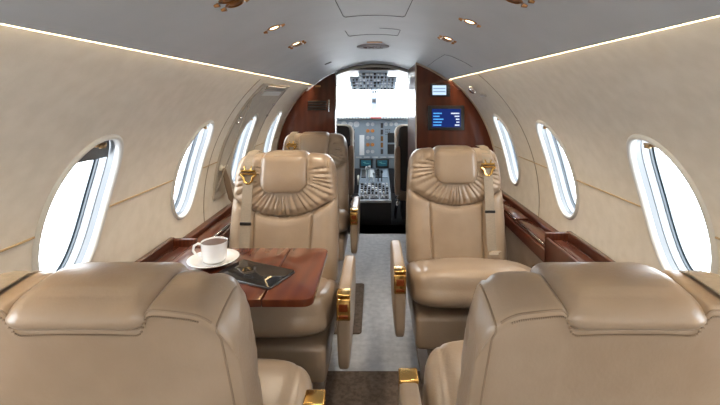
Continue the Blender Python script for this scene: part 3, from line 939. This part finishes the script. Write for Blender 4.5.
# leather strap hanging by a clip from the hatch
root = empty('hanging_strap', P(-1, 11.4, 2.262, .884))
mb = MB(); mb.lathe([(.0, -.012), (.016, -.012), (.018, 0), (.0, .006)], n=16, M=Matrix.Rotation(PI / 2, 4, 'Y')); mb.tube([(.008, 0, 0), (.008, .06, .005)], .005, 8); mb.build('clip', CREAM, root)
pth = [Vector((0.012, .0, -.01)), Vector((.014, .045, -.09)), Vector((.016, .10, -.19)), Vector((.012, .17, -.24))]
vs = []; fs = []
for i, p in enumerate(pth):
    w = [.018, .030, .028, .016][i]
    for k in (-1, 1):
        for t in (-.003, .003): vs.append(p + Vector((t, k * w, k * w * .3)))
for i in range(3):
    b = 4 * i; c = b + 4
    fs += [(b, b + 2, c + 2, c), (b + 1, b + 3, c + 3, c + 1), (b, b + 1, c + 1, c), (b + 2, b + 3, c + 3, c + 2)]
fs += [(0, 1, 3, 2), (12, 13, 15, 14)]
mb = MB(); mb.add(vs, fs); mb.build('strap', STRAP, root)
tag(root, 'brown leather strap hanging from a pale clip on the left wall hatch', 'strap')
# ------------------------------------------------------------------ mats
mb = MB(); mb.slab(rrect(-.34, .2, .335, 1.828, .01), .001, .009, .003)
tag(mb.build('floor_mat', MATBROWN), 'brown floor mat across the near end of the aisle', 'mat')
mb = MB(); mb.slab(rrect(-.42, 2.12, -.072, 2.69, .02), .001, .009, .003)
tag(mb.build('floor_mat', MATBROWN), 'small brown floor mat at the foot of the left chairs further up the aisle', 'mat')
# ------------------------------------------------------------------ cockpit
def pilot_seat(x, y, label):
    root = empty('pilot_seat', (x, y, 0))
    mb = MB(); v, f = cushion((.39, .10, .66), 10, 12); mb.add([(a, b, c + .64) for a, b, c in v], f); mb.build('seat_back', BLACK, root, 80)
    mb = MB()
    arch = [(-.205, .0, .42)] + [(-.205, .0, .86)] + [(-.205 + .05 * (1 - math.cos(t)), 0, .88 + .07 * math.sin(t)) for t in (.4, .8, 1.2, 1.57)] + [(.205 - .05 * (1 - math.cos(t)), 0, .88 + .07 * math.sin(t)) for t in (1.57, 1.2, .8, .4)] + [(.205, 0, .86), (.205, 0, .42)]
    mb.tube(arch, [.026] * 2 + [.034] * 8 + [.026] * 2, 12); mb.build('sheepskin_cover', FLEECE, root, 80)
    for s in (-1, 1):
        mb = MB(); v, f = cushion((.06, .12, .50), 6, 8); mb.add([(a + s * .205, b - .02, c + .52) for a, b, c in v], f); mb.build('bolster', LEATHER, root, 80)
        mb = MB(); mb.tube([(s * .20, -.04, .24), (s * .22, -.02, .12), (s * .22, .05, .02)], .014, 8); mb.box((s * .21, .0, .20), (.03, .2, .04), .006); mb.build('frame_tube', CHROME, root)
    mb = MB(); mb.box((0, .22, .26), (.40, .44, .12), .03); mb.build('seat_cushion', LEATHER, root)
    mb = MB(); mb.box((0, .2, .10), (.30, .3, .2), .01); mb.build('seat_base', DARK, root)
    tag(root, label, 'pilot seat', 'pilot seats')
pilot_seat(-.445, 4.08, 'pilot seat with white fleece edge, left side of the cockpit doorway')
pilot_seat(.43, 4.06, 'pilot seat with white fleece edge, right side of the cockpit doorway')
ip = empty('instrument_panel', (0, 4.92, 0))
mb = MB(); mb.box((0, .02, .68), (1.56, .05, .60), .01, rx=0); mb.build('panel_face', GREYP, ip)
mb = MB(); mb.box((0, -.02, 1.005), (1.50, .22, .035), .012); mb.build('glareshield', plain('glareshield', (.25, .28, .31), .6), ip)
mb = MB()
for k in range(26): mb.box((-.42 + k * .0336, -.135, 1.008), (.022, .01, .016), .001)
mb.build('annunciators', GREYL, ip)
mb = MB(); mb.box((0.01, -.14, 1.010), (.13, .008, .018), .001); mb.build('warning_lights', plain('warning red', (.6, .12, .1), .4), ip)
FY = -.008
def dial(x, z, r, face, rimm, needle=True):
    Mx = Matrix.Rotation(PI / 2, 4, 'X')
    g = MB(); g.lathe([(r * .80, .006), (r, .008), (r * 1.05, .0)], (x, FY, z), 24, Mx); g = g.build('gauge', rimm, ip)
    h = MB(); h.lathe([(0, .004), (r * .82, .004)], (x, FY, z), 20, Mx); h.build('gauge_face', face, g)
    if needle:
        a = random.uniform(-1, 1)
        h = MB(); h.box((x + math.sin(a) * r * .3, FY - .0055, z + math.cos(a) * r * .3), (.004, .001, r * .9), 0, ry=a); h.build('needle', GREYL, g)
GF = plain('gauge black', (.02, .022, .025), .3)
ORANGE = plain('gauge orange', (.7, .28, .08), .4)
BLUEG = plain('gauge blue', (.10, .22, .34), .4)
for (x, z, r) in ((-.30, .925, .028), (-.228, .925, .034), (.135, .925, .022), (.20, .925, .022), (.26, .925, .022), (-.38, .925, .034)):
    dial(x, z, r, GF, GREYL)
for i, z in enumerate((.925, .845, .760, .675, .590)):
    for x in (-.088, -.030):
        dial(x, z, .021, GF if i % 2 else BLUEG, ORANGE if i in (1, 3) else GREYL)
for k in range(5):
    mb = MB(); mb.box((.085, FY - .002, .91 - k * .080), (.030, .006, .060), .002); mb.build('tape_gauge', plain_bronze if k in (2, 3) else DARK, ip)
for (x, z, w, h) in ((-.30, .80, .10, .13), (-.30, .64, .10, .13), (.20, .76, .09, .12), (.20, .62, .09, .12)):
    mb = MB(); mb.box((x, FY - .003, z), (w, .008, h), .003); mb.build('display_unit', GF, ip)
mb = MB(); mb.box((-.160, FY - .05, .675), (.060, .006, .245), .003); mb.build('checklist_card', plain('white card', (.85, .87, .9), .6), ip)
mb = MB()
for k in range(9): mb.box((.135 + .022 * (k % 3), FY - .002, .86 - .03 * (k // 3)), (.012, .006, .012), .001)
mb.build('switches', DARK, ip)
for x in (-.20, -.10, 0, .10, .2):
    mb = MB(); mb.box((x, FY - .004, .520), (.07, .01, .016), .002); mb.build('switch_row', GREYL, ip)
SCR = plain('nav screen', (.04, .17, .25), .15); 
for x in (-.11, .09):
    mb = MB(); mb.box((x, FY - .006, .445), (.16, .012, .11), .004); q = mb.build('navigation_display', GF, ip)
    mb = MB(); mb.box((x, FY - .013, .450), (.12, .002, .070), .001); mb.build('navigation_screen', SCR, q)
    mb = MB(); mb.box((x + .01, FY - .0145, .445), (.06, .001, .004)); mb.box((x - .02, FY - .0145, .460), (.03, .001, .006)); mb.build('display_lines', plain('cyan', (.15, .6, .6), .4), q)
for s in (-1, 1):
    mb = MB(); yx = s * .43
    mb.tube([(yx - .13, -.16, .72), (yx - .12, -.16, .66), (yx - .05, -.15, .65), (yx + .05, -.15, .65), (yx + .12, -.16, .66), (yx + .13, -.16, .72)], .014, 8); mb.tube([(yx, -.15, .65), (yx, -.0, .62)], .02, 8)
    mb.build('control_yoke', BLACK, ip)
tag(ip, 'cockpit instrument panel full of gauges seen through the doorway', 'instrument panel')
pd = empty('centre_pedestal', (0, 4.35, 0))
PX = -.005
mb = MB()
prof = [(-.40, .0), (-.40, .225), (.545, .375), (.545, 0)]
vs = [(PX + s * .165, y, z) for s in (-1, 1) for y, z in prof]
mb.add(vs, [(0, 1, 2, 3), (4, 5, 6, 7), (0, 1, 5, 4), (1, 2, 6, 5), (2, 3, 7, 6), (3, 0, 4, 7)]); mb.build('pedestal_body', BLACK, pd)
sl_ = math.atan2(.150, .945)
mb = MB(); mb.box((PX, .06, .310), (.335, .96, .016), .004, rx=sl_); mb.build('pedestal_top', plain('pedestal grey', (.13, .165, .21), .5), pd)
def onp(t, x, h): return (PX + x, -.40 + .945 * t, .238 + .150 * t + h)
mb = MB(); mb.box(onp(-.012, 0, -.004), (.335, .018, .022), .004); mb.build('front_edge', GREYL, pd)
for k in range(3):
    mb = MB(); mb.box(onp(.08, -.10 + .10 * k, .010), (.085, .10, .008), .002, rx=sl_); q = mb.build('radio_unit', DARK, pd)
    mb = MB(); mb.lathe([(.012, 0), (.012, .016), (0, .016)], onp(.045, -.12 + .10 * k, .012), 12); mb.lathe([(.012, 0), (.012, .016), (0, .016)], onp(.045, -.08 + .10 * k, .012), 12); mb.build('knob', GREYL, q)
for k in range(40):
    x = -.133 + .038 * (k % 8); t = .17 + .062 * (k // 8)
    mb = MB(); mb.box(onp(t, x, .014), ((.016, .028, .022)[(k * 5) % 3], .036, .018), .002); mb.build('switch', (GREYL, DARK, WHITE, BLACK, DARK)[(k * 7 + k // 8) % 5], pd)
for x, h in ((-.09, .16), (-.055, .17), (-.01, .10), (.04, .14), (.08, .12)):
    mb = MB(); a = onp(.52, x, 0); mb.tube([a, (a[0], a[1] - .03, a[2] + h)], .006, 8); mb.box((a[0], a[1] - .032, a[2] + h), (.024, .024, .034), .006); mb.build('throttle_lever', (BLACK, GREYL)[int(x * 100) % 2], pd)
for k in range(16):
    mb = MB(); mb.box(onp(.66 + .07 * (k // 4), -.12 + .08 * (k % 4), .012), (.062, .052, .014), .003, rx=sl_); mb.build('control_unit', (DARK, GREYL, GF, GREYP)[(k * 5) % 4], pd)
mb = MB(); mb.lathe([(.05, -.01), (.055, 0), (.05, .01), (0, .012)], onp(.5, -.18, .03), 20, Matrix.Rotation(PI / 2, 4, 'Y')); mb.build('trim_wheel', WHITE, pd)
tag(pd, 'centre pedestal with levers between the pilot seats', 'pedestal')
op = empty('overhead_panel', (0, 4.30, 1.435))
rx = math.radians(-21)
mb = MB(); mb.box((-.02, .085, -.026), (.50, .34, .020), .006, rx=rx); mb.build('panel_plate', GREYP, op)
mb = MB(); mb.box((-.02, -.155, .055), (.30, .24, .022), .006, rx=rx); mb.build('upper_plate', GREYP, op)
rnd = random.Random(5)
Mr = Matrix.Rotation(rx, 4, 'X')
for r_ in range(6):
    cols = 12; mb = MB(); mb2 = MB()
    yy = -.22 + .085 * r_
    for k in range(cols):
        x = -.23 + .038 * k
        if r_ < 2 and abs(x + .02) > .14: continue
        c = Mr @ Vector((x, yy, -.022 if r_ < 2 else -.012)); (mb if rnd.random() < .55 else mb2).box(c, (rnd.choice((.014, .02, .028)), .03, .014), .002, rx=rx)
    ww = .28 if r_ < 2 else .46
    c = Mr @ Vector((-.02, yy, .002)); mb.box(c, (ww, .034, .004), .001, rx=rx); mb2.box(c + Vector((0, 0, .002)), (ww, .030, .004), .001, rx=rx)
    mb.build('switch_row', DARK, op); mb2.build('switch_row_pale', GREYL, op)
mb = MB()
for k in range(7): mb.box((-.10 + .026 * k, .30, -.115), (.017, .02, .03), .003)
mb.build('light_switches', DARK, op)
tag(op, 'overhead switch panel on the cockpit ceiling', 'switch panel')
bp = empty('breaker_panel', (.365, 3.92, 1.40))
mb = MB(); mb.box((0, 0, 0), (.09, .03, .17), .008); mb.build('panel_plate', GREYP, bp)
for z in (.055, .018, -.018, -.055):
    mb = MB(); mb.box((-.005, -.018, z), (.062, .010, .014), .003); mb.build('switch_row', DARK, bp)
mb = MB(); mb.box((.06, .01, .0), (.06, .03, .20), .008); mb.build('mounting_plate', GREYL, bp)
tag(bp, 'small switch panel high at the right edge of the cockpit doorway', 'switch panel')
cp = empty('compass', (-.012, 5.03, 1.215))
mb = MB(); mb.box((0, 0, 0), (.062, .06, .075), .010); mb.build('compass_body', plain('compass grey', (.12, .16, .21), .4), cp)
mb = MB(); mb.box((0, -.032, .0), (.045, .004, .04), .002); mb.build('compass_face', DARK, cp)
tag(cp, 'magnetic compass on the post between the windscreen panes', 'compass')
